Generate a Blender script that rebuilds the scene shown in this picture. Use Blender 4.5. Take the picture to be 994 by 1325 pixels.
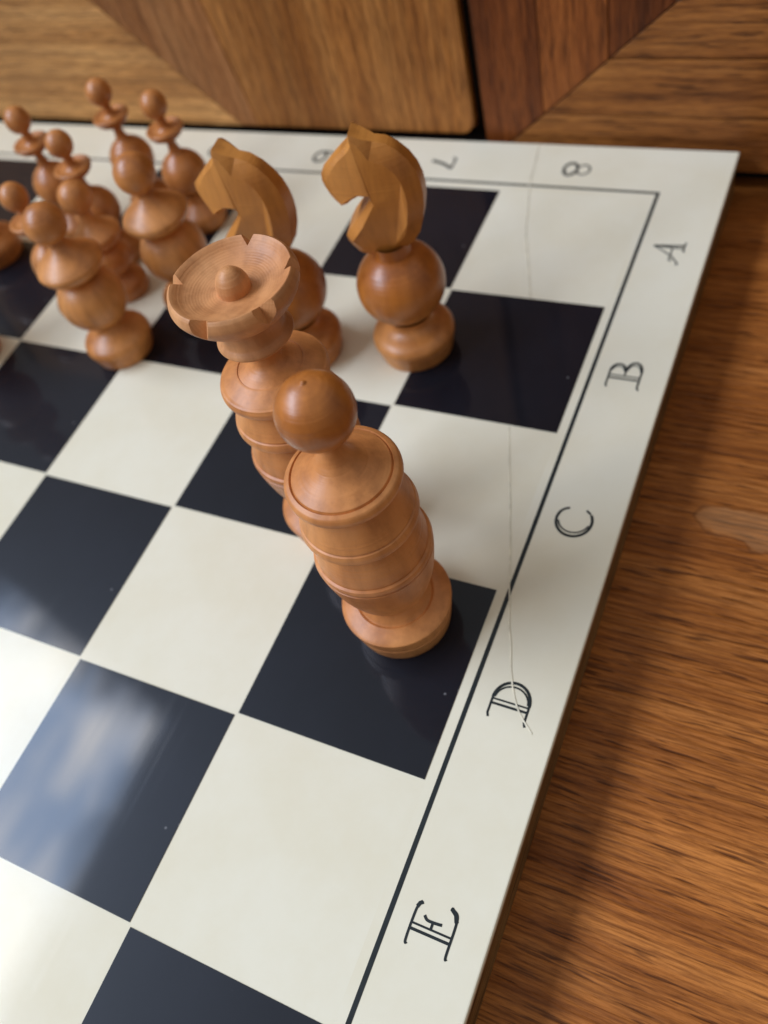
import bpy, bmesh, math, random
from mathutils import Matrix, Vector, noise

# ------------------------------------------------------------------ set-up
for o in list(bpy.data.objects):
    bpy.data.objects.remove(o)
scene = bpy.context.scene
COL = scene.collection
S = 0.05                      # one chess square = 5 cm; all layout below is in squares
rnd = random.Random(7)

# camera -----------------------------------------------------------------
cam_d = bpy.data.cameras.new('camera')
cam = bpy.data.objects.new('camera', cam_d)
COL.objects.link(cam)
cam.matrix_world = Matrix((
    (0.897388, -0.206894, 0.389731, 1.060143 * S),
    (0.382482, 0.805137, -0.453279, -4.823288 * S),
    (-0.220006, 0.555832, 0.801654, 3.719381 * S),
    (0, 0, 0, 1)))
cam_d.sensor_fit = 'HORIZONTAL'
cam_d.sensor_width = 36.0
cam_d.lens = 1109.154 / 994.0 * 36.0
cam_d.clip_start = 0.005
cam_d.clip_end = 50.0
cam_d.dof.use_dof = True
cam_d.dof.focus_distance = 3.45 * S
cam_d.dof.aperture_fstop = 15.5
scene.camera = cam

# dim room all round -----------------------------------------------------
world = bpy.data.worlds.new('World')
scene.world = world
world.use_nodes = True
bg = world.node_tree.nodes['Background']
bg.inputs['Strength'].default_value = 1.0
wt = world.node_tree
wc = wt.nodes.new('ShaderNodeTexCoord')          # pale ceiling above, darker walls and floor
ws = wt.nodes.new('ShaderNodeSeparateXYZ')
wr_ = wt.nodes.new('ShaderNodeValToRGB')
wr_.color_ramp.elements[0].position = 0.0
wr_.color_ramp.elements[0].color = (0.11, 0.105, 0.10, 1)
wr_.color_ramp.elements[1].position = 1.0
wr_.color_ramp.elements[1].color = (0.47, 0.462, 0.445, 1)
wt.links.new(wc.outputs['Generated'], ws.inputs['Vector'])
wt.links.new(ws.outputs['Z'], wr_.inputs['Fac'])
wt.links.new(wr_.outputs['Color'], bg.inputs['Color'])

# the window at the left: one large soft lamp with a cloudy sky in it ------
WX, WY0, WY1, WZ0, WZ1 = -18.0, -28.0, 0.7, 14.5, 26.0
ld = bpy.data.lights.new('window_light', 'AREA')
ld.shape = 'RECTANGLE'
ld.size = (WY1 - WY0) * S
ld.size_y = (WZ1 - WZ0) * S
ld.energy = 51.0
ld.color = (1.0, 1.0, 1.0)
ld.use_nodes = True
nt = ld.node_tree
for n in list(nt.nodes):
    nt.nodes.remove(n)
lo = nt.nodes.new('ShaderNodeOutputLight')
em = nt.nodes.new('ShaderNodeEmission')
geo = nt.nodes.new('ShaderNodeNewGeometry')
cl = nt.nodes.new('ShaderNodeTexNoise')
cl.inputs['Scale'].default_value = 4.2
cl.inputs['Detail'].default_value = 5.0
cl.inputs['Roughness'].default_value = 0.6
cr = nt.nodes.new('ShaderNodeValToRGB')
cr.color_ramp.elements[0].position = 0.44
cr.color_ramp.elements[0].color = (0.40, 0.54, 0.80, 1)
cr.color_ramp.elements[1].position = 0.68
cr.color_ramp.elements[1].color = (1.55, 1.43, 1.27, 1)
nt.links.new(geo.outputs['Parametric'], cl.inputs['Vector'])
nt.links.new(cl.outputs['Fac'], cr.inputs['Fac'])
# trees and the window's frame eat raggedly into the edges of the bright sky
sx = nt.nodes.new('ShaderNodeSeparateXYZ')
nt.links.new(geo.outputs['Parametric'], sx.inputs['Vector'])


def lmath(op, a, b):
    m_ = nt.nodes.new('ShaderNodeMath')
    m_.operation = op
    for k_, v_ in ((0, a), (1, b)):
        if isinstance(v_, (int, float)):
            m_.inputs[k_].default_value = v_
        else:
            nt.links.new(v_, m_.inputs[k_])
    return m_.outputs['Value']


du = lmath('MINIMUM', sx.outputs['X'], lmath('SUBTRACT', 1.0, sx.outputs['X']))
dv = lmath('MINIMUM', sx.outputs['Y'], lmath('SUBTRACT', 1.0, sx.outputs['Y']))
dd = lmath('MINIMUM', lmath('MULTIPLY', du, 2.6), dv)
tn = nt.nodes.new('ShaderNodeTexNoise')
tn.inputs['Scale'].default_value = 9.0
tn.inputs['Detail'].default_value = 6.0
tn.inputs['Roughness'].default_value = 0.65
nt.links.new(geo.outputs['Parametric'], tn.inputs['Vector'])
ee = lmath('ADD', dd, lmath('MULTIPLY', lmath('SUBTRACT', tn.outputs['Fac'], 0.5), 0.42))
er = nt.nodes.new('ShaderNodeMapRange')
er.interpolation_type = 'SMOOTHSTEP'
er.inputs['From Min'].default_value = -0.02
er.inputs['From Max'].default_value = 0.17
er.inputs['To Min'].default_value = 0.12
er.inputs['To Max'].default_value = 1.0
nt.links.new(ee, er.inputs['Value'])
nt.links.new(cr.outputs['Color'], em.inputs['Color'])
nt.links.new(er.outputs['Result'], em.inputs['Strength'])
nt.links.new(em.outputs['Emission'], lo.inputs['Surface'])
lamp = bpy.data.objects.new('window_light', ld)
COL.objects.link(lamp)
lamp.matrix_world = Matrix((
    (0, 0, -1, WX * S),
    (-1, 0, 0, (WY0 + WY1) / 2 * S),
    (0, 1, 0, (WZ0 + WZ1) / 2 * S),
    (0, 0, 0, 1)))

scene.view_settings.view_transform = 'Standard'
scene.view_settings.look = 'None'
scene.view_settings.exposure = 0.0
scene.view_settings.gamma = 1.0


# ------------------------------------------------------------------ materials
class NT:
    def __init__(self, name):
        self.m = bpy.data.materials.new(name)
        self.m.use_nodes = True
        self.t = self.m.node_tree
        self.b = self.t.nodes['Principled BSDF']

    def n(self, kind, **kw):
        nd = self.t.nodes.new(kind)
        for k, v in kw.items():
            if k in nd.inputs:
                nd.inputs[k].default_value = v
            else:
                setattr(nd, k, v)
        return nd

    def l(self, a, b):
        self.t.links.new(a, b)

    def coord(self, scale=(1, 1, 1), rot=(0, 0, 0), loc=(0, 0, 0)):
        tc = self.n('ShaderNodeTexCoord')
        mp = self.n('ShaderNodeMapping')
        mp.inputs['Scale'].default_value = scale
        mp.inputs['Rotation'].default_value = rot
        mp.inputs['Location'].default_value = loc
        self.l(tc.outputs['Object'], mp.inputs['Vector'])
        return mp.outputs['Vector']

    def ramp(self, fac, stops):
        r = self.n('ShaderNodeValToRGB')
        e = r.color_ramp.elements
        e[0].position, e[0].color = stops[0][0], (*stops[0][1], 1)
        e[1].position, e[1].color = stops[-1][0], (*stops[-1][1], 1)
        for p, c in stops[1:-1]:
            k = e.new(p)
            k.color = (*c, 1)
        self.l(fac, r.inputs['Fac'])
        return r.outputs['Color']

    def mix(self, a, b, fac, mode='MIX'):
        m = self.n('ShaderNodeMix', data_type='RGBA', blend_type=mode)
        for sock, v in ((m.inputs['A'] if False else m.inputs[6], a), (m.inputs[7], b), (m.inputs[0], fac)):
            if hasattr(v, 'links') or isinstance(v, bpy.types.NodeSocket):
                self.l(v, sock)
            elif isinstance(v, tuple):
                sock.default_value = (*v, 1)
            else:
                sock.default_value = v
        return m.outputs[2]

    def bump(self, height, strength, dist, prev=None):
        b = self.n('ShaderNodeBump')
        b.inputs['Strength'].default_value = strength
        b.inputs['Distance'].default_value = dist
        self.l(height, b.inputs['Height'])
        if prev is not None:
            self.l(prev, b.inputs['Normal'])
        return b.outputs['Normal']


def mat_turned(name, light, mid, dark, rough=0.36, coat=0.25, off=0.0, rings=0.0):
    """close-grained fruitwood, turned on the lathe (axis = local z)"""
    q = NT(name)
    v = q.coord((1, 1, 0.16), loc=(off, off * .7, off * .3))
    n1 = q.n('ShaderNodeTexNoise', Scale=190.0, Detail=5.0, Roughness=0.6)
    q.l(v, n1.inputs['Vector'])
    v2 = q.coord((1, 1, 0.35), loc=(off + .013, 0.004, 0))
    w = q.n('ShaderNodeTexWave', wave_type='RINGS', rings_direction='Z', Scale=90.0, Distortion=2.5, Detail=3.0)
    w.inputs['Detail Scale'].default_value = 1.4
    q.l(v2, w.inputs['Vector'])
    big = q.n('ShaderNodeTexNoise', Scale=42.0, Detail=3.0)
    q.l(q.coord(loc=(off, 0, off)), big.inputs['Vector'])
    c = q.ramp(big.outputs['Fac'], [(0.32, dark), (0.5, mid), (0.70, light)])
    c2 = q.ramp(n1.outputs['Fac'], [(0.36, (0.74, 0.68, 0.62)), (0.58, (1.06, 1.05, 1.03))])
    c = q.mix(c, c2, 0.8, 'MULTIPLY')
    c3 = q.ramp(w.outputs['Fac'], [(0.0, (0.84, 0.80, 0.76)), (0.7, (1.05, 1.04, 1.02))])
    c = q.mix(c, c3, 0.32, 'MULTIPLY')
    # tiny pores
    po = q.n('ShaderNodeTexNoise', Scale=900.0, Detail=2.0)
    q.l(q.coord((1, 1, 0.22)), po.inputs['Vector'])
    c4 = q.ramp(po.outputs['Fac'], [(0.30, (0.62, 0.52, 0.45)), (0.42, (1, 1, 1))])
    c = q.mix(c, c4, 0.18, 'MULTIPLY')
    q.l(c, q.b.inputs['Base Color'])
    rr = q.n('ShaderNodeMapRange')
    rr.inputs['To Min'].default_value = rough - 0.08
    rr.inputs['To Max'].default_value = rough + 0.14
    q.l(big.outputs['Fac'], rr.inputs['Value'])
    q.l(rr.outputs['Result'], q.b.inputs['Roughness'])
    # tool marks: faint rings at irregular heights
    lv = q.coord((0.02, 0.02, 1))
    ln = q.n('ShaderNodeTexNoise', Scale=1500.0, Detail=3.0)
    q.l(lv, ln.inputs['Vector'])
    nb = q.bump(ln.outputs['Fac'], 0.30, 0.0005)
    nb = q.bump(n1.outputs['Fac'], 0.18, 0.0005, nb)
    if rings:                 # concentric tool marks on a faced-off end
        wr = q.n('ShaderNodeTexWave', wave_type='RINGS', rings_direction='Z', Scale=560.0, Distortion=1.2, Detail=1.0)
        q.l(q.coord(), wr.inputs['Vector'])
        nb = q.bump(wr.outputs['Fac'], rings, 0.0002, nb)
    q.l(nb, q.b.inputs['Normal'])
    q.b.inputs['Specular IOR Level'].default_value = 0.46
    q.b.inputs['Coat Weight'].default_value = coat
    q.b.inputs['Coat Roughness'].default_value = 0.32
    return q.m


def mat_plank(name, light, mid, dark, axis=0, rough=0.45, off=0.0, scale=1.0, pores=0.8, stretch=0.07, growth=0.5, flat=False):
    """open-grained oak-like wood, grain along local axis 0=x, 1=y, 2=z"""
    q = NT(name)
    st = [1.0, 1.0, 1.0]
    st[axis] = stretch
    st = tuple(s * scale for s in st)
    warp = q.n('ShaderNodeTexNoise', Scale=7.0, Detail=2.0)
    v0 = q.coord(st, loc=(off, off * 1.3, off * .6))
    q.l(v0, warp.inputs['Vector'])
    vm = q.n('ShaderNodeVectorMath', operation='MULTIPLY_ADD')
    vm.inputs[1].default_value = (0.03, 0.03, 0.03)
    q.l(warp.outputs['Color'], vm.inputs[0])
    q.l(v0, vm.inputs[2])
    v = vm.outputs['Vector']
    n1 = q.n('ShaderNodeTexNoise', Scale=75.0, Detail=7.0, Roughness=0.62)
    q.l(v, n1.inputs['Vector'])
    n2 = q.n('ShaderNodeTexNoise', Scale=24.0, Detail=3.0)
    q.l(v, n2.inputs['Vector'])
    fs = [1.0, 1.0, 1.0]
    fs[axis] = 0.075
    vf = q.coord(tuple(fs), loc=(off, off * 1.3, off * .6))
    va = q.n('ShaderNodeVectorMath', operation='MULTIPLY_ADD')
    va.inputs[1].default_value = (0.012, 0.012, 0.012)
    q.l(warp.outputs['Color'], va.inputs[0])
    q.l(vf, va.inputs[2])
    vf = va.outputs['Vector']
    n3 = q.n('ShaderNodeTexNoise', Scale=900.0, Detail=2.0, Roughness=0.5)
    q.l(vf, n3.inputs['Vector'])
    blot = q.n('ShaderNodeTexNoise', Scale=14.0, Detail=4.0)
    q.l(q.coord(loc=(off, off, 0)), blot.inputs['Vector'])
    c = q.ramp(n1.outputs['Fac'], [(0.30, dark), (0.46, mid), (0.66, light)])
    c2 = q.ramp(n2.outputs['Fac'], [(0.30, (0.66, 0.60, 0.55)), (0.65, (1.12, 1.10, 1.08))])
    c = q.mix(c, c2, 0.85, 'MULTIPLY')
    c3 = q.ramp(n3.outputs['Fac'], [(0.34, (0.22, 0.17, 0.14)), (0.41, (1, 1, 1))])
    c = q.mix(c, c3, pores, 'MULTIPLY')
    n4 = q.n('ShaderNodeTexNoise', Scale=1700.0, Detail=3.0, Roughness=0.7)
    q.l(vf, n4.inputs['Vector'])
    c5 = q.ramp(n4.outputs['Fac'], [(0.36, (0.55, 0.48, 0.44)), (0.60, (1.14, 1.12, 1.10))])
    c = q.mix(c, c5, 0.75, 'MULTIPLY')
    gw = q.n('ShaderNodeTexWave', wave_type='BANDS', bands_direction='Z' if axis == 0 else 'X', Scale=70.0, Distortion=7.0, Detail=4.0)
    gw.inputs['Detail Scale'].default_value = 1.6
    gw.inputs['Detail Roughness'].default_value = 0.6
    if flat:
        gw.bands_direction = 'Y'
    q.l(v0, gw.inputs['Vector'])
    c6 = q.ramp(gw.outputs['Fac'], [(0.0, (0.50, 0.42, 0.36)), (0.16, (0.92, 0.90, 0.88)), (0.6, (1.06, 1.05, 1.04))])
    c = q.mix(c, c6, growth, 'MULTIPLY')
    c4 = q.ramp(blot.outputs['Fac'], [(0.32, (0.74, 0.68, 0.64)), (0.66, (1.12, 1.10, 1.06))])
    c = q.mix(c, c4, 0.7, 'MULTIPLY')
    q.col = c
    q.l(c, q.b.inputs['Base Color'])
    q.b.inputs['Roughness'].default_value = rough
    q.b.inputs['Specular IOR Level'].default_value = 0.26
    nb = q.bump(n4.outputs['Fac'], 0.35, 0.0006)
    nb = q.bump(n3.outputs['Fac'], 0.6, 0.0010, nb)
    nb = q.bump(n1.outputs['Fac'], 0.30, 0.0015, nb)
    q.l(nb, q.b.inputs['Normal'])
    q.rough = n3
    return q


def mat_gloss(name, base, var, rough, wave=0.0, spec=0.5, haze=0.0, dust=0.0):
    q = NT(name)
    n = q.n('ShaderNodeTexNoise', Scale=26.0, Detail=6.0, Roughness=0.65)
    v = q.coord()
    q.l(v, n.inputs['Vector'])
    c = q.ramp(n.outputs['Fac'], [(0.3, var), (0.62, base)])
    if dust:                  # crumbs and dust specks lying on the lacquer
        vo = q.n('ShaderNodeTexVoronoi', Scale=260.0)
        q.l(v, vo.inputs['Vector'])
        pick = q.n('ShaderNodeTexNoise', Scale=60.0, Detail=2.0)
        q.l(v, pick.inputs['Vector'])
        d1 = q.ramp(vo.outputs['Distance'], [(0.06, (1, 1, 1)), (0.12, (0, 0, 0))])
        d2 = q.ramp(pick.outputs['Fac'], [(0.62, (0, 0, 0)), (0.68, (1, 1, 1))])
        dm = q.mix(d1, d2, 1.0, 'MULTIPLY')
        dk = q.n('ShaderNodeMath', operation='MULTIPLY')
        dk.inputs[1].default_value = dust
        q.l(dm, dk.inputs[0])
        c = q.mix(c, (0.35, 0.35, 0.36), dk.outputs['Value'])
    q.l(c, q.b.inputs['Base Color'])
    # fine hairline scuffs in two directions change the gloss
    s1 = q.n('ShaderNodeTexNoise', Scale=240.0, Detail=3.0)
    q.l(q.coord((1, 0.03, 1), rot=(0, 0, 0.5)), s1.inputs['Vector'])
    s2 = q.n('ShaderNodeTexNoise', Scale=200.0, Detail=3.0)
    q.l(q.coord((1, 0.03, 1), rot=(0, 0, -0.35)), s2.inputs['Vector'])
    mx = q.n('ShaderNodeMath', operation='MAXIMUM')
    q.l(s1.outputs['Fac'], mx.inputs[0])
    q.l(s2.outputs['Fac'], mx.inputs[1])
    rr = q.n('ShaderNodeMapRange')
    rr.inputs['From Min'].default_value = 0.55
    rr.inputs['From Max'].default_value = 0.80
    rr.inputs['To Min'].default_value = rough
    rr.inputs['To Max'].default_value = rough + 0.05
    q.l(mx.outputs['Value'], rr.inputs['Value'])
    q.l(rr.outputs['Result'], q.b.inputs['Roughness'])
    big = q.n('ShaderNodeTexNoise', Scale=22.0, Detail=1.0)
    q.l(v, big.inputs['Vector'])
    nb = q.bump(big.outputs['Fac'], wave, 0.004)
    q.l(nb, q.b.inputs['Normal'])
    q.b.inputs['Specular IOR Level'].default_value = spec
    if haze:                  # rough lobe under the clear gloss, reflected sky blue painted into its tint
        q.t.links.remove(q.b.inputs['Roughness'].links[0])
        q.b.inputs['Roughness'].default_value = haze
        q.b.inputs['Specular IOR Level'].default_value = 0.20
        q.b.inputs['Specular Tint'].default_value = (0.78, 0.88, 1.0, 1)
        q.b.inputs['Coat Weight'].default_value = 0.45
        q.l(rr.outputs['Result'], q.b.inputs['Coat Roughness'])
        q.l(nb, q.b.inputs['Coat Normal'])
    return q.m


def mat_plain(name, col, rough=0.4):
    q = NT(name)
    n = q.n('ShaderNodeTexNoise', Scale=300.0, Detail=4.0)
    q.l(q.coord(), n.inputs['Vector'])
    c = q.ramp(n.outputs['Fac'], [(0.3, tuple(x * 0.75 for x in col)), (0.7, tuple(min(1, x * 1.15) for x in col))])
    q.l(c, q.b.inputs['Base Color'])
    q.b.inputs['Roughness'].default_value = rough
    q.b.inputs['Specular IOR Level'].default_value = 0.26
    return q.m


M_KING = mat_turned('pearwood_rosy', (0.680, 0.298, 0.098), (0.600, 0.240, 0.070), (0.490, 0.175, 0.046), 0.42, 0.08, 0.0)
M_BALL = mat_turned('pearwood_polished', (0.520, 0.190, 0.034), (0.450, 0.148, 0.023), (0.365, 0.108, 0.015), 0.34, 0.30, 0.31)
M_CROWN = mat_turned('pearwood_end_grain', (0.640, 0.315, 0.130), (0.565, 0.250, 0.092), (0.460, 0.180, 0.060), 0.46, 0.04, 0.62, 0.10)
M_HORSE = mat_turned('pearwood_golden', (0.620, 0.268, 0.055), (0.540, 0.212, 0.038), (0.440, 0.156, 0.026), 0.40, 0.16, 0.17)
M_BISH = mat_turned('pearwood_brown', (0.660, 0.290, 0.085), (0.585, 0.235, 0.060), (0.480, 0.175, 0.040), 0.40, 0.28, 0.48)
M_PAWN = mat_turned('pearwood_dark', (0.620, 0.265, 0.078), (0.545, 0.212, 0.054), (0.445, 0.156, 0.035), 0.38, 0.30, 0.83)

M_IVORY = mat_gloss('ivory_laminate', (0.800, 0.758, 0.605), (0.755, 0.695, 0.520), 0.10, 0.02, 0.18, 0.0, 0.0)
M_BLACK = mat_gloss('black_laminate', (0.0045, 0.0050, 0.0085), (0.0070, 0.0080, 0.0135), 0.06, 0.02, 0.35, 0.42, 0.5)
M_PRINT = mat_plain('printed_ink', (0.020, 0.026, 0.028), 0.30)
M_CRACK = mat_plain('cracked_lacquer', (0.84, 0.79, 0.62), 0.35)
M_CORE = mat_plank('board_core_wood', (0.30, 0.19, 0.075), (0.24, 0.14, 0.05), (0.16, 0.085, 0.03), 1, 0.5, 0.2).m
qt = mat_plank('table_oak', (0.560, 0.225, 0.054), (0.460, 0.168, 0.035), (0.310, 0.102, 0.019), 0, 0.40, 0.0, 1.7, 0.72, 0.08, 0.62, True)
# a worn, pale spill stain in the varnish of the table top
tcs = qt.n('ShaderNodeTexCoord')
wn = qt.n('ShaderNodeTexNoise', Scale=55.0, Detail=3.0)
qt.l(tcs.outputs['Object'], wn.inputs['Vector'])
wa = qt.n('ShaderNodeVectorMath', operation='MULTIPLY_ADD')
wa.inputs[1].default_value = (0.022, 0.022, 0.0)
qt.l(wn.outputs['Color'], wa.inputs[0])
qt.l(tcs.outputs['Object'], wa.inputs[2])
wm = qt.n('ShaderNodeMapping')
wm.vector_type = 'POINT'
wm.inputs['Location'].default_value = (-(1.07 * S + .011) / 0.013, (2.13 * S - .011) / 0.0075, 0)
wm.inputs['Scale'].default_value = (1 / 0.013, 1 / 0.0075, 0)
qt.l(wa.outputs['Vector'], wm.inputs['Vector'])
wl = qt.n('ShaderNodeVectorMath', operation='LENGTH')
qt.l(wm.outputs['Vector'], wl.inputs[0])
mask = qt.ramp(wl.outputs['Value'], [(0.80, (1, 1, 1)), (0.93, (0, 0, 0))])
ring = qt.ramp(wl.outputs['Value'], [(0.84, (0, 0, 0)), (0.93, (1, 1, 1)), (1.0, (0, 0, 0))])
c = qt.mix(qt.col, (0.46, 0.27, 0.13), 0.0)
mm = qt.n('ShaderNodeMath', operation='MULTIPLY')
mm.inputs[1].default_value = 0.30
qt.l(mask, mm.inputs[0])
qt.l(mm.outputs['Value'], c.node.inputs[0])
c = qt.mix(c, (0.10, 0.035, 0.012), 0.0)
m2 = qt.n('ShaderNodeMath', operation='MULTIPLY')
m2.inputs[1].default_value = 0.5
qt.l(ring, m2.inputs[0])
qt.l(m2.outputs['Value'], c.node.inputs[0])
qt.l(c, qt.b.inputs['Base Color'])
M_TABLE = qt.m
M_RAIL = mat_plank('cabinet_pale_rail', (0.850, 0.510, 0.200), (0.740, 0.405, 0.140), (0.550, 0.262, 0.078), 0, 0.42, 0.4, 0.8, 0.35).m
M_WEDGE = mat_plank('cabinet_brown_wedge', (0.480, 0.235, 0.088), (0.400, 0.178, 0.060), (0.300, 0.120, 0.038), 2, 0.42, 0.9, 0.7, 0.35).m
M_STILE = mat_plank('cabinet_stile', (0.580, 0.272, 0.075), (0.430, 0.175, 0.040), (0.250, 0.088, 0.019), 2, 0.42, 1.4, 0.8, 0.45).m
M_RVERT = [mat_plank('door_upright_strip_%s' % a, *cols, 2, 0.42, k * .37 + 2, 0.8, 0.6).m for k, (a, cols) in enumerate((
    ('a', ((0.340, 0.110, 0.026), (0.220, 0.064, 0.014), (0.090, 0.026, 0.007))),
    ('b', ((0.370, 0.126, 0.029), (0.245, 0.074, 0.016), (0.100, 0.029, 0.008)))))]
M_RHOR = [mat_plank('door_level_strip_%s' % a, *cols, 0, 0.42, k * .41 + 3, 0.8, 0.7).m for k, (a, cols) in enumerate((
    ('a', ((0.540, 0.245, 0.066), (0.390, 0.155, 0.036), (0.180, 0.062, 0.015))),
    ('b', ((0.500, 0.220, 0.058), (0.350, 0.135, 0.031), (0.160, 0.054, 0.013)))))]
M_DARK = mat_plain('dark_cabinet_inside', (0.012, 0.009, 0.007), 0.8)


# ------------------------------------------------------------------ builders
def link(name, me, mat, parent=None, smooth=None):
    o = bpy.data.objects.new(name, me)
    COL.objects.link(o)
    if mat is not None and not me.materials:
        me.materials.append(mat)
    if smooth is not None:
        for p in me.polygons:
            p.use_smooth = True
        me.set_sharp_from_angle(angle=math.radians(smooth))
    if parent is not None:
        o.parent = parent
    return o


def mesh(name, verts, faces):
    me = bpy.data.meshes.new(name)
    me.from_pydata([(x * S, y * S, z * S) for x, y, z in verts], [], faces)
    bm = bmesh.new()
    bm.from_mesh(me)
    bmesh.ops.recalc_face_normals(bm, faces=bm.faces)
    bm.to_mesh(me)
    bm.free()
    return me


def thing(name, label, cat, loc, rz=0.0, group=None):
    o = bpy.data.objects.new(name, None)
    COL.objects.link(o)
    o.empty_display_size = 0.01
    o.location = tuple(k * S for k in loc)
    o.rotation_euler = (0, 0, rz)
    o['label'] = label
    o['category'] = cat
    if group:
        o['group'] = group
    return o


def box_me(name, x0, x1, y0, y1, z0, z1, bev=0.0):
    bm = bmesh.new()
    bmesh.ops.create_cube(bm, size=1)
    for v in bm.verts:
        v.co = Vector(((x0 + x1) / 2 + v.co.x * (x1 - x0), (y0 + y1) / 2 + v.co.y * (y1 - y0), (z0 + z1) / 2 + v.co.z * (z1 - z0))) * S
    if bev:
        bmesh.ops.bevel(bm, geom=list(bm.edges), offset=bev * S, segments=3, affect='EDGES', profile=0.5)
    me = bpy.data.meshes.new(name)
    bm.to_mesh(me)
    bm.free()
    return me


def prism_me(name, poly, y0, y1, bev=0.0):
    """poly of (x, z) extruded from y0 (front) to y1"""
    bm = bmesh.new()
    f = [bm.verts.new((x * S, y0 * S, z * S)) for x, z in poly]
    b = [bm.verts.new((x * S, y1 * S, z * S)) for x, z in poly]
    n = len(poly)
    front = bm.faces.new(f)
    bm.faces.new(b[::-1])
    for i in range(n):
        bm.faces.new((f[i], b[i], b[(i + 1) % n], f[(i + 1) % n]))
    bmesh.ops.recalc_face_normals(bm, faces=bm.faces)
    if bev:
        bmesh.ops.bevel(bm, geom=list(front.edges), offset=bev * S, segments=2, affect='EDGES', profile=0.5)
    me = bpy.data.meshes.new(name)
    bm.to_mesh(me)
    bm.free()
    return me


def smooth_profile(pts, sub=4):
    """Catmull-Rom through smooth runs; a point given as (r, z, 's') is a sharp corner"""
    runs, cur = [], [pts[0]]
    for p in pts[1:]:
        cur.append(p)
        if len(p) > 2:
            runs.append(cur)
            cur = [p]
    if len(cur) > 1:
        runs.append(cur)
    out = [(pts[0][0], pts[0][1])]
    for run in runs:
        q = [(a[0], a[1]) for a in run]
        for i in range(len(q) - 1):
            p1, p2 = q[i], q[i + 1]
            p0 = q[i - 1] if i else (2 * p1[0] - p2[0], 2 * p1[1] - p2[1])
            p3 = q[i + 2] if i + 2 < len(q) else (2 * p2[0] - p1[0], 2 * p2[1] - p1[1])
            k = sub if len(q) > 2 else 1
            for s in range(1, k + 1):
                t = s / k
                o = []
                for d in (0, 1):
                    o.append(0.5 * (2 * p1[d] + (p2[d] - p0[d]) * t + (2 * p0[d] - 5 * p1[d] + 4 * p2[d] - p3[d]) * t * t
                                    + (3 * p1[d] - p0[d] - 3 * p2[d] + p3[d]) * t ** 3))
                out.append((max(o[0], 0.0), o[1]))
    return out


def lathe_me(name, pts, seg=72, sub=4):
    pr = smooth_profile(pts, sub)
    V, F = [], []
    rings = []
    for r, z in pr:
        if r < 1e-4:
            rings.append([len(V)])
            V.append((0, 0, z))
        else:
            rings.append(list(range(len(V), len(V) + seg)))
            for k in range(seg):
                a = 2 * math.pi * k / seg
                V.append((r * math.cos(a), r * math.sin(a), z))
    for a, b in zip(rings, rings[1:]):
        for k in range(seg):
            k2 = (k + 1) % seg
            if len(a) == 1 and len(b) == 1:
                continue
            if len(a) == 1:
                F.append((a[0], b[k2], b[k]))
            elif len(b) == 1:
                F.append((a[k], a[k2], b[0]))
            else:
                F.append((a[k], a[k2], b[k2], b[k]))
    return mesh(name, V, F)


def arc(r, zc, a0, a1, n=9, rz=None):
    """points of a ball outline, angles from -90 (bottom) to 90 (top)"""
    rz = rz or r
    return [(r * math.cos(math.radians(a0 + (a1 - a0) * i / n)), zc + rz * math.sin(math.radians(a0 + (a1 - a0) * i / n))) for i in range(n + 1)]


def lathe(name, pts, mat, parent, seg=72, sub=4, sharp=38):
    return link(name, lathe_me(name, pts, seg, sub), mat, parent, sharp)


def copy_tree(o, parent=None):
    c = o.copy()
    COL.objects.link(c)
    c.parent = parent
    for ch in list(o.children):
        copy_tree(ch, c)
    return c


# ------------------------------------------------------------------ the setting: table top
TZ = -0.335
me = bpy.data.meshes.new('table_top')
me.from_pydata([(x * S, y * S, z * S) for x, y, z in (
    (-13, -13, TZ), (5, -13, TZ), (5, 0.95, TZ), (-13, 0.95, TZ),
    (-13, -13, TZ - .6), (5, -13, TZ - .6), (5, 0.95, TZ - .6), (-13, 0.95, TZ - .6))], [],
    [(0, 1, 2, 3), (4, 7, 6, 5), (0, 4, 5, 1), (1, 5, 6, 2), (2, 6, 7, 3), (3, 7, 4, 0)])
table = link('table_top', me, M_TABLE)
table['kind'] = 'structure'
table['label'] = 'brown open grained wooden table top under the chess board'

# ------------------------------------------------------------------ the cabinet behind
cab = thing('wooden_cabinet', 'wooden cabinet with two mitred doors standing behind the chess board', 'cabinet', (0, 0, TZ))
CY = 0.60
cz = -TZ                      # children are placed relative to the cabinet's base


def sh(poly):
    return [(x, z + cz) for x, z in poly]


link('carcass', box_me('carcass', -9, 4.6, 0.735, 0.93, 0.001, 4.4), M_DARK, cab)
doorL = link('door', prism_me('door', sh([(-8.6, .03), (-1.42, .03), (-1.42, 4), (-8.6, 4)]), CY + .07, 0.733), M_STILE, cab)
doorL['label'] = 'paler door with a broad stile and a mitred level rail'
rc = [(-1.40 - .11 + .11 * math.sin(a), .11 + .012 - .11 * math.cos(a)) for a in [math.pi / 2 * k / 6 for k in range(7)]]
link('board', prism_me('board', sh([(-8.6, .012), (-3.484, .012), (-7.37, 4), (-8.6, 4)]), CY, CY + .069, .006), M_RAIL, doorL)
link('board', prism_me('board', sh([(-3.478, .012), (-3.318, .012), (-3.80, 4), (-7.36, 4)]), CY + .002, CY + .069, .006), M_WEDGE, doorL)
link('board', prism_me('board', sh([(-3.312, .012)] + rc + [(-1.40, 4), (-3.794, 4)]), CY - .001, CY + .069, .010), M_STILE, doorL)
doorR = link('door', prism_me('door', sh([(-1.30, -.19), (4.4, -.19), (4.4, 4), (-1.30, 4)]), CY + .07, 0.733), M_RVERT[0], cab)
doorR['label'] = 'darker reddish door of narrow strips in a mitred L'


def mit(x):                   # height of the mitre line at x
    return -0.20 + (x + 1.315) * 0.86


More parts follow.
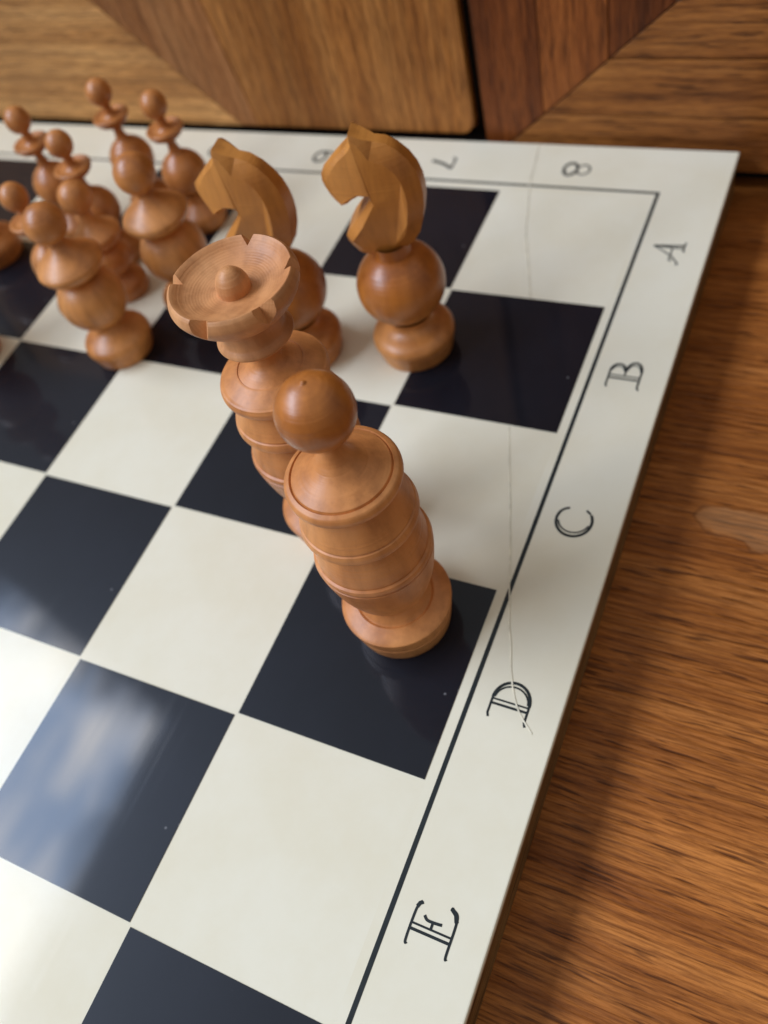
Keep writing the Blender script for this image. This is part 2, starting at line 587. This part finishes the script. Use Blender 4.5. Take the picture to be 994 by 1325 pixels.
xs = [-1.315, -.86, -.40, .16, .9, 1.7, 2.6, 3.6]
for i in range(len(xs) - 1):
    a, b = xs[i], xs[i + 1] - .006
    if mit(a) < 3.9:
        zb = min(mit(b), 3.98)
        link('board', prism_me('board', sh([(a, mit(a) + .004), (b, zb + .004), (b, 4.0), (a, 4.0)]), CY - .003 * (i % 2), CY + .069, .005), M_RVERT[i % 2], doorR)
        link('board', prism_me('board', sh([(a + .008, mit(a)), (4.4, mit(a)), (4.4, mit(b) - .004), (b + .008, mit(b) - .004)]), CY + .003 - .003 * (i % 2), CY + .069, .005), M_RHOR[(i + 1) % 2], doorR)
# ------------------------------------------------------------------ the chess board
board = thing('chess_board', 'ivory and black chess board with letters and numbers round its edge', 'chess board', (0, 0, TZ))
E_ = 0.475                    # margin beyond the squares
ET = 0.545
PZ = -0.003                   # the printed veneer; squares stand a hair proud of it
core = link('core', box_me('core', -8 - E_ + .012, E_ - .012, -8 - ET + .012, ET - .012, 0.002, cz - .045), M_CORE, board)
ven = link('veneer', box_me('veneer', -8 - E_, E_, -8 - ET, ET, cz - .044, cz + PZ, .010), M_IVORY, board)
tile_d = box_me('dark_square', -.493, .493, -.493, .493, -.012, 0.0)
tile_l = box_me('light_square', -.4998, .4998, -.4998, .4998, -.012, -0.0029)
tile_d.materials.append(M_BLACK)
tile_l.materials.append(M_IVORY)
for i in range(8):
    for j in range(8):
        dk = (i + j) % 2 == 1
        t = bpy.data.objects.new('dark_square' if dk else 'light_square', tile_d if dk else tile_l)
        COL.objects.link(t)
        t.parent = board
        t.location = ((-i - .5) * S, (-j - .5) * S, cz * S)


def ribbon(strokes, width, z):
    """flat printed strokes: list of (points, width factor)"""
    V, F = [], []
    for pts, wf in strokes:
        w = width * wf / 2
        P = [Vector(p) for p in pts]
        base = len(V)
        for i, p in enumerate(P):
            a = P[max(i - 1, 0)]
            b = P[min(i + 1, len(P) - 1)]
            d = (b - a).normalized()
            n = Vector((-d.y, d.x))
            V.append((p.x + n.x * w, p.y + n.y * w, z))
            V.append((p.x - n.x * w, p.y - n.y * w, z))
        for i in range(len(P) - 1):
            k = base + 2 * i
            F.append((k, k + 1, k + 3, k + 2))
        z += 0.00006
    return V, F


def flat_up(name, V, F):
    me = bpy.data.meshes.new(name)
    me.from_pydata([(x * S, y * S, zz * S) for x, y, zz in V], [], F)
    bm = bmesh.new()
    bm.from_mesh(me)
    for f in bm.faces:
        f.normal_update()
        if f.normal.z < 0:
            f.normal_flip()
    bm.to_mesh(me)
    bm.free()
    return me


LZ = cz + PZ + .0012
# border line: four thin printed bars
lw = .011
LX, LY = 0.055, 0.072
for (x0, x1, y0, y1) in ((LX - lw, LX + lw, -8 - LY - lw, LY + lw), (-8 - LX - lw, -8 - LX + lw, -8 - LY - lw, LY + lw),
                         (-8 - LX + lw + .001, LX - lw - .001, LY - lw, LY + lw), (-8 - LX + lw + .001, LX - lw - .001, -8 - LY - lw, -8 - LY + lw)):
    link('border_line', flat_up('border_line', [(x0, y0, LZ), (x1, y0, LZ), (x1, y1, LZ), (x0, y1, LZ)], [(0, 1, 2, 3)]), M_PRINT, board)


def curve(pts, n=7):
    q = smooth_profile([(a + 10, b) for a, b in pts], n)
    return [(a - 10, b) for a, b in q]


def el(cx, cy, rx, ry, a0, a1, n=18):
    return [(cx + rx * math.cos(math.radians(a0 + (a1 - a0) * k / n)), cy + ry * math.sin(math.radians(a0 + (a1 - a0) * k / n))) for k in range(n + 1)]


# glyph strokes in (u right, v up), about +-0.09
def stem(u, v0=-.085, v1=.085, gap=.022):
    return [([(u, v0), (u, v1)], 1.1), ([(u + gap, v0), (u + gap, v1)], .8)]


G = {
    'A': [(curve([(.060, .093), (.020, .030), (-.030, -.035), (-.062, -.060), (-.085, -.078), (-.098, -.066)]), .9),
          ([(.058, .093), (.052, -.088)], 1.0), ([(.062, .093), (.078, -.088)], 1.3),
          ([(.020, -.095), (.035, -.088), (.095, -.088), (.108, -.094)], 1.0),
          (curve([(-.050, -.018), (-.020, -.022), (.053, -.020)]), .8), (curve([(-.050, -.018), (-.062, -.026), (-.060, -.040)]), .9)],
    'B': stem(-.030) + [([(-.100, .078), (-.085, .086), (.020, .086)], 1.0), ([(-.100, -.098), (-.085, -.086), (.030, -.086)], 1.0),
          (el(.020, .043, .058, .043, 90, -90), 1.2), (el(.030, -.043, .070, .043, 90, -90), 1.2),
          (el(.018, .043, .042, .036, 80, -80), .7), (el(.028, -.043, .052, .036, 80, -80), .7), ([(-.008, 0), (.030, 0)], .8)],
    'C': [(el(.015, 0, .093, .090, 60, 305, 30), 1.4), (el(.022, .0, .078, .080, 105, 255, 22), .8),
          (curve([(.061, .078), (.078, .060), (.086, .040)]), 1.2), ([(.072, -.070), (.090, -.045)], 1.1)],
    'D': stem(-.030) + [([(-.098, .078), (-.080, .086), (.000, .086)], 1.0), ([(-.098, -.094), (-.080, -.086), (.000, -.086)], 1.0),
          (el(-.002, 0, .092, .086, 90, -90, 24), 1.3), (el(-.004, 0, .074, .078, 85, -85, 22), .8)],
    'E': stem(-.034) + [(curve([(-.094, .078), (-.078, .087), (.030, .087), (.062, .080), (.073, .066)]), 1.0),
          (curve([(-.094, -.094), (-.078, -.087), (.030, -.087), (.075, -.080), (.094, -.048)]), 1.0),
          ([(.048, -.086), (.075, -.074), (.092, -.050)], 1.6), ([(.050, .086), (.066, .080), (.074, .070)], 1.5),
          ([(-.010, .004), (.018, .004)], 1.0), (curve([(.030, .046), (.017, .030), (.016, .004), (.018, -.022), (.020, -.034)]), 1.1)],
    'F': stem(-.034) + [(curve([(-.094, .078), (-.078, .087), (.030, .087), (.073, .066)]), 1.0), ([(-.094, -.087), (.030, -.087)], 1.0),
          ([(-.010, .004), (.018, .004)], 1.0), ([(.018, .040), (.018, -.034)], 1.1)],
    'G': [(el(.015, 0, .093, .090, 60, 320, 30), 1.4), (el(.022, 0, .078, .080, 105, 255, 22), .8), ([(.084, -.060), (.084, -.005)], 1.2), ([(.045, -.005), (.105, -.005)], 1.0)],
    'H': stem(-.070) + stem(.050) + [([(-.100, .086), (-.020, .086)], 1), ([(-.100, -.086), (-.020, -.086)], 1), ([(.020, .086), (.100, .086)], 1),
          ([(.020, -.086), (.100, -.086)], 1), ([(-.048, 0), (.050, 0)], 1)],
    '8': [(el(0, .046, .052, .044, 0, 360, 26), 1.2), (el(0, -.044, .070, .048, 0, 360, 28), 1.4), (el(-.004, -.044, .052, .040, 0, 360, 24), .7)],
    '7': [([(-.062, .055), (-.058, .085), (.066, .085)], 1.5), (curve([(.066, .085), (.020, .010), (-.012, -.090)]), 1.5), (curve([(.050, .080), (.004, .005), (-.030, -.090)]), .8)],
    '6': [(el(.004, -.038, .066, .052, 0, 360, 28), 1.4), (el(.004, -.038, .048, .044, 0, 360, 24), .7), (curve([(-.062, -.038), (-.055, .030), (-.010, .078), (.046, .090)]), 1.5)],
    '5': [([(.058, .085), (-.040, .085), (-.048, .010)], 1.3), (curve([(-.048, .010), (.010, .022), (.064, -.030), (.040, -.080), (-.020, -.092), (-.060, -.070)]), 1.5)],
    '4': [([(.020, -.090), (.020, .090), (-.070, -.035), (.065, -.035)], 1.3)],
    '3': [(curve([(-.050, .065), (-.010, .088), (.048, .060), (.030, .015), (-.010, .005)]), 1.4), (curve([(-.010, .005), (.040, -.005), (.064, -.045), (.030, -.088), (-.040, -.085), (-.060, -.060)]), 1.4)],
    '2': [(curve([(-.055, .050), (-.030, .085), (.030, .085), (.052, .045), (.0, -.030), (-.060, -.085)]), 1.4), ([(-.060, -.085), (.062, -.085)], 1.3)],
    '1': [([(-.012, -.085), (-.012, .088)], 1.1), ([(.010, -.085), (.010, .088)], .8), ([(-.045, -.088), (.045, -.088)], 1.0), ([(-.045, .060), (-.012, .088)], 1.1)],
}
yc = {'A': -.49, 'B': -1.512, 'C': -2.535, 'D': -3.533, 'E': -4.532}
for k, ch in enumerate('ABCDEFGH'):
    y0 = yc.get(ch, -k - .53)
    st = [([(.240 - v, y0 + u) for u, v in pts], w) for pts, w in G[ch]]
    V, F = ribbon(st, .0108, LZ)
    link('printed_letter', flat_up('printed_letter', V, F), M_PRINT, board)
for k, ch in enumerate('87654321'):
    x0 = -k - .54
    st = [([(x0 + v, .272 - u) for u, v in pts], w) for pts, w in G[ch]]
    V, F = ribbon(st, .0115, LZ)
    link('printed_number', flat_up('printed_number', V, F), M_PRINT, board)


# the hairline crack in the ivory: a pale thread of lifted lacquer
def crack(pts, name='crack'):
    q = [(x - 10, y) for x, y in smooth_profile([(x + 10, y) for x, y in pts], 8)]
    q = [(x + noise.noise(Vector((y * 9, 3.1, x))) * .005, y) for x, y in q]
    V, F = ribbon([(q, 1.0)], .0072, cz + .0006)
    link(name, flat_up(name, V, F), M_CRACK, board)


crack([(-.895, .536), (-.850, .280), (-.816, .068), (-.745, -.20), (-.693, -.406), (-.558, -.763), (-.470, -1.004)])
crack([(-.276, -2.010), (-.262, -2.052), (-.16, -2.351), (-.080, -2.58), (-.005, -2.807), (.100, -3.137), (.213, -3.433), (.286, -3.566), (.37, -3.65)])

# ------------------------------------------------------------------ king
KB = [(0, 0), (.228, 0, 's'), (.236, .008), (.254, .106, 's'), (.247, .113, 's'), (.256, .119, 's'), (.2675, .188), (.2640, .200), (.2560, .206, 's'), (.222, .221), (.190, .231, 's'),
      (.178, .224, 's'), (.160, .244), (.147, .275), (.142, .31), (.14, .34)]
BODY = [(.10, .318), (.150, .320), (.176, .338), (.206, .400), (.236, .495), (.256, .600), (.2635, .657, 's'), (.254, .664, 's'), (.2635, .671, 's'), (.2655, .684), (.261, .700, 's'), (.250, .706, 's'),
        (.246, .738), (.230, .805), (.208, .875), (.203, .905), (.1, .93)]
RING = [(.14, .888), (.212, .894, 's'), (.243, .904, 's'), (.2525, .918), (.2525, .936), (.246, .958, 's'), (.2385, .962, 's'), (.2405, .970, 's'), (.226, 1.004), (.205, 1.065), (.190, 1.125), (.187, 1.15), (.1, 1.16)]
COLLAR = [(.13, 1.128), (.196, 1.134, 's'), (.227, 1.147, 's'), (.237, 1.164), (.2375, 1.186), (.229, 1.203), (.210, 1.212, 's'), (.2035, 1.203, 's'), (.199, 1.215, 's'),
          (.158, 1.238), (.108, 1.270), (.070, 1.312), (.050, 1.362), (.046, 1.420)]


def make_king():
    t = thing('chess_king', 'stout orange turned wood chess piece with ball head on black square D8', 'chess piece', (-.402, -3.268, 0), 0.4)
    lathe('base', KB, M_KING, t)
    lathe('body', BODY, M_KING, t)
    lathe('body_ring', RING, M_KING, t)
    lathe('collar', COLLAR, M_KING, t)
    lathe('ball_head', [(.040, 1.400)] + arc(.148, 1.556, -75, 84, 16) + [(.012, 1.7045), (.006, 1.711), (0, 1.713)], M_BALL, t, 72, 3)
    return t


make_king()


# ------------------------------------------------------------------ queen
def make_queen():
    t = thing('chess_queen', 'orange turned wood chess queen with notched dish crown and centre knob', 'chess piece', (-.959, -2.816, 0), 0.0)
    k = 1.03
    lathe('base', [(p[0] * k, *p[1:]) for p in KB], M_KING, t)
    lathe('body', [(p[0] * k, *p[1:]) for p in BODY], M_KING, t)
    lathe('body_ring', [(p[0] * k, *p[1:]) for p in RING], M_KING, t)
    lathe('collar', [(.13, 1.098), (.204, 1.103, 's'), (.238, 1.116, 's'), (.249, 1.136), (.250, 1.156), (.243, 1.174, 's'), (.236, 1.176, 's'), (.215, 1.190), (.165, 1.212), (.150, 1.216, 's'),
                     (.148, 1.212, 's'), (.100, 1.232), (.070, 1.262), (.062, 1.30), (.066, 1.335), (.06, 1.35)], M_KING, t)
    crown = lathe_me('crown', [(0, 1.335), (.064, 1.337, 's'), (.100, 1.350), (.146, 1.378), (.166, 1.398), (.166, 1.408, 's'), (.158, 1.416, 's'), (.142, 1.442), (.140, 1.482), (.152, 1.516, 's'), (.146, 1.522, 's'),
                               (.196, 1.548), (.240, 1.592), (.266, 1.634), (.271, 1.658), (.261, 1.690, 's'), (.249, 1.699, 's'), (.243, 1.696, 's'),
                               (.205, 1.666), (.150, 1.645), (.100, 1.636), (.060, 1.634), (0, 1.634)], 96)
    co = link('crown', crown, M_CROWN, t, 38)
    # V notches filed through the rim
    bm = bmesh.new()
    for ang, half, dep in ((101, .038, .080), (28, .036, .085), (-30, .046, .115), (-90, .042, .120), (-168, .038, .080)):
        a = math.radians(ang)
        d = Vector((math.cos(a), math.sin(a), 0))
        s = Vector((-d.y, d.x, 0))
        r0, r1 = .200, .300
        zt = 1.78
        P = []
        for r in (r0, r1):
            zb = 1.684 - dep * ((r - r0) / (r1 - r0) * 1.25)
            hw = half * (zt - zb) / .085
            P += [d * r + Vector((0, 0, zb)), d * r + s * hw + Vector((0, 0, zt)), d * r - s * hw + Vector((0, 0, zt))]
        vs = [bm.verts.new(p * S) for p in P]
        for f in ((0, 1, 2), (3, 5, 4), (0, 3, 4, 1), (1, 4, 5, 2), (2, 5, 3, 0)):
            bm.faces.new([vs[i] for i in f])
    bmesh.ops.recalc_face_normals(bm, faces=bm.faces)
    cm = bpy.data.meshes.new('cutter')
    bm.to_mesh(cm)
    bm.free()
    cut = bpy.data.objects.new('cutter', cm)
    COL.objects.link(cut)
    cut.location = t.location
    md = co.modifiers.new('notch', 'BOOLEAN')
    md.operation = 'DIFFERENCE'
    md.object = cut
    md.solver = 'EXACT'
    bpy.context.view_layer.update()
    dg = bpy.context.evaluated_depsgraph_get()
    nm = bpy.data.meshes.new_from_object(co.evaluated_get(dg))
    co.modifiers.clear()
    co.data = nm
    bpy.data.objects.remove(cut)
    nm.set_sharp_from_angle(angle=math.radians(34))
    lathe('knob', [(.066, 1.615), (.069, 1.636), (.069, 1.664), (.061, 1.692), (.046, 1.714), (.024, 1.732), (0, 1.738)], M_CROWN, t, 40)
    return t


make_queen()

# ------------------------------------------------------------------ knights
HEAD = [(.056, 1.462), (.012, 1.436), (-.050, 1.402), (-.106, 1.364), (-.160, 1.322), (-.203, 1.268), (-.232, 1.206), (-.246, 1.142), (-.249, 1.075), (-.241, 1.005),
        (-.221, .925), (-.190, .845), (-.146, .772), (-.090, .726), (-.020, .706), (.050, .702), (.105, .706), (.160, .738), (.184, .790), (.200, .845), (.200, .886),
        (.164, .934), (.120, .982), (.066, 1.036), (.026, 1.085), (.030, 1.110), (.080, 1.110), (.123, 1.088), (.155, 1.066), (.186, 1.056), (.212, 1.086), (.232, 1.121), (.248, 1.165),
        (.256, 1.200), (.250, 1.238), (.205, 1.278), (.153, 1.322), (.100, 1.362), (.074, 1.388), (.066, 1.425)]


HEAD = [(x, z + (.048 if z < .80 else .036 if z < 1.40 else .012)) for x, z in HEAD]
HEAD = [(x - .022 if 1.09 < z < 1.145 and .06 < x < .12 else x, z) for x, z in HEAD]


def inset(poly, d):
    n = len(poly)
    out = []
    for i in range(n):
        a, b, c = Vector(poly[i - 1]), Vector(poly[i]), Vector(poly[(i + 1) % n])
        t = ((b - a).normalized() + (c - b).normalized())
        t = t.normalized() if t.length > 1e-6 else (c - b).normalized()
        nn = Vector((-t.y, t.x))          # counter-clockwise outline: inward is to the left
        out.append(b + nn * (d(b) if callable(d) else d))
    return out


def horse_me(name):
    # area sign decides the inward side
    A = sum(HEAD[i - 1][0] * HEAD[i][1] - HEAD[i][0] * HEAD[i - 1][1] for i in range(len(HEAD)))
    sg = 1 if A > 0 else -1

    def depth(p):             # broad planed bevel along the mane, narrow round the muzzle
        if p.x < -.02:
            return sg * .075
        if p.y > 1.34:
            return sg * .018
        if p.y > 1.04:
            return sg * .026
        return sg * .042

    half = {}
    n = len(HEAD)
    inner = inset(HEAD, depth)

    def wid(p):               # half thickness: slim muzzle, full neck
        w = .128 - .06 * max(0, (.95 - p[1]) / .2) if p[1] < 1.0 else .128 - .05 * min(1, (p[1] - 1.0) / .45)
        if p[0] > .05 and p[1] > 1.02:
            w -= .22 * (p[0] - .05)
        return max(w, .046)

    V, F = [], []
    layers = []
    for kind, side in (('i', -1), ('o', -1), ('o', 1), ('i', 1)):
        L = []
        for p, q in zip(HEAD, inner):
            w = wid(p)
            c = q if kind == 'i' else p
            y = side * (w if kind == 'i' else w * (.42 if p[0] < -.02 else .66))
            L.append(len(V))
            V.append((c[0], y, c[1]))
        layers.append(L)
    for a, b in zip(layers, layers[1:]):
        for i in range(n):
            F.append((a[i], a[(i + 1) % n], b[(i + 1) % n], b[i]))
    F.append(tuple(layers[0]))
    F.append(tuple(layers[-1][::-1]))
    me = mesh(name, V, F)
    bm = bmesh.new()
    bm.from_mesh(me)
    big = [f for f in bm.faces if len(f.verts) > 6]
    bmesh.ops.triangulate(bm, faces=big, quad_method='BEAUTY', ngon_method='EAR_CLIP')
    bm.to_mesh(me)
    bm.free()
    return me


def make_knight(label, loc, rz):
    t = thing('chess_knight', label, 'chess piece', loc, rz)
    lathe('base', [(0, 0), (.214, 0, 's'), (.223, .008), (.242, .098, 's'), (.239, .102, 's'), (.248, .112), (.250, .136), (.243, .160), (.215, .186), (.165, .206), (.136, .228), (.128, .255), (.14, .29)], M_BISH, t)
    lathe('ball', [(.10, .262)] + arc(.256, .512, -62, 64, 18, .236) + [(.104, .728), (.100, .750), (.100, .80)], M_BALL, t)
    h = link('horse_head', horse_me('horse_head'), M_HORSE, t, 26)
    bv = h.modifiers.new('soft_edges', 'BEVEL')
    bv.width = .009 * S
    bv.segments = 3
    bv.limit_method = 'ANGLE'
    bv.angle_limit = math.radians(28)
    bv.harden_normals = False
    return t


make_knight('golden wooden chess knight with horse head, beside black square B8', (-1.028, -1.516, 0), math.radians(194))
make_knight('golden wooden chess knight with horse head, half behind the notched crown', (-1.722, -1.690, 0), math.radians(186))

# ------------------------------------------------------------------ ball-headed pieces
BB = [(0, 0), (.192, 0, 's'), (.201, .008), (.220, .090, 's'), (.217, .094, 's'), (.228, .104), (.230, .126), (.222, .152), (.190, .182), (.135, .212), (.106, .238), (.100, .265), (.12, .29)]


def make_stout(label, loc, rz, group='stout ball headed chess pieces'):
    t = thing('chess_piece', label, 'chess piece', loc, rz, group)
    lathe('base', BB, M_BISH, t, 56)
    lathe('ball_body', [(.08, .262)] + arc(.218, .470, -62, 66, 16, .210) + [(.085, .672), (.08, .69)], M_BISH, t, 56, 3)
    lathe('collar', [(.075, .655), (.130, .668), (.190, .705), (.215, .745), (.214, .768), (.200, .785, 's'), (.150, .822), (.095, .862), (.062, .900), (.054, .930), (.05, .96)], M_BISH, t, 56)
    lathe('ball_head', [(.045, .925)] + arc(.128, 1.045, -68, 84, 14, .126) + [(0, 1.172)], M_BISH, t, 56, 3)
    return t


make_stout('stout ball headed wooden chess piece whose whole round base shows on the board', (-3.070, -1.920, 0), 0.3)
make_stout('stout ball headed wooden chess piece just behind the notched crown', (-2.725, -1.414, 0), 1.3)
make_stout('wooden chess piece of which only the round base is in view', (-4.86, -1.195, 0), 0.9)
make_stout('wooden chess piece of which only a sliver of base shows beside a black square', (-4.28, -2.215, 0), 1.9)


def make_pawn(label, loc, rz, group='slim chess pieces with saucer collars'):
    t = thing('chess_pawn', label, 'chess piece', loc, rz, group)
    lathe('base', [(0, 0), (.150, 0, 's'), (.160, .010), (.176, .070), (.178, .095), (.165, .130), (.120, .175), (.085, .210), (.080, .25), (.1, .29)], M_PAWN, t, 48)
    lathe('ball_body', [(.06, .262)] + arc(.164, .432, -62, 62, 14, .165) + [(.050, .600), (.036, .640), (.033, .690), (.04, .72)], M_PAWN, t, 48, 3)
    lathe('saucer', [(.030, .690), (.060, .704), (.110, .735), (.133, .772), (.132, .786), (.122, .790, 's'), (.090, .780), (.055, .786), (.036, .806), (.032, .85), (.03, .88)], M_PAWN, t, 48)
    lathe('ball_head', [(.028, .850)] + arc(.091, .955, -66, 84, 12, .096) + [(0, 1.052)], M_PAWN, t, 48, 3)
    return t


make_pawn('slim wooden chess pawn with saucer collar, its head against the pale cabinet rail', (-3.728, -.457, 0), .2)
make_pawn('slim wooden chess pawn with saucer collar, next to the horse head behind the crown', (-3.158, -.584, 0), .8)
make_pawn('slim wooden chess pawn with saucer collar, its head over the white board margin', (-4.235, -.811, 0), 1.4)
make_pawn('slim wooden chess pawn with saucer collar, directly behind a stout ball headed piece', (-3.660, -1.053, 0), 2.0)
make_pawn('slim wooden chess pawn with only its small ball head and collar edge showing', (-3.637, -1.610, 0), 2.6)


def make_short(label, loc, rz):
    t = thing('chess_pawn', label, 'chess piece', loc, rz)
    lathe('base', [(0, 0), (.140, 0, 's'), (.152, .012), (.166, .065), (.168, .085), (.155, .115), (.115, .150), (.085, .180), (.080, .21), (.09, .24)], M_BISH, t, 48)
    lathe('body', [(.06, .195), (.100, .212), (.140, .260), (.152, .310), (.140, .365), (.105, .410), (.085, .430), (.08, .46)], M_BISH, t, 48)
    lathe('collar', [(.07, .415), (.120, .432), (.160, .470), (.170, .505), (.166, .522), (.152, .536, 's'), (.118, .562), (.078, .596), (.054, .635), (.048, .67), (.045, .70)], M_BISH, t, 48)
    lathe('ball_head', [(.040, .690)] + arc(.112, .800, -68, 84, 14) + [(0, .913)], M_BISH, t, 48, 3)
    return t


make_short('short wooden chess pawn with ball head, tucked behind a stout ball headed piece', (-3.388, -1.380, 0), 2.2)
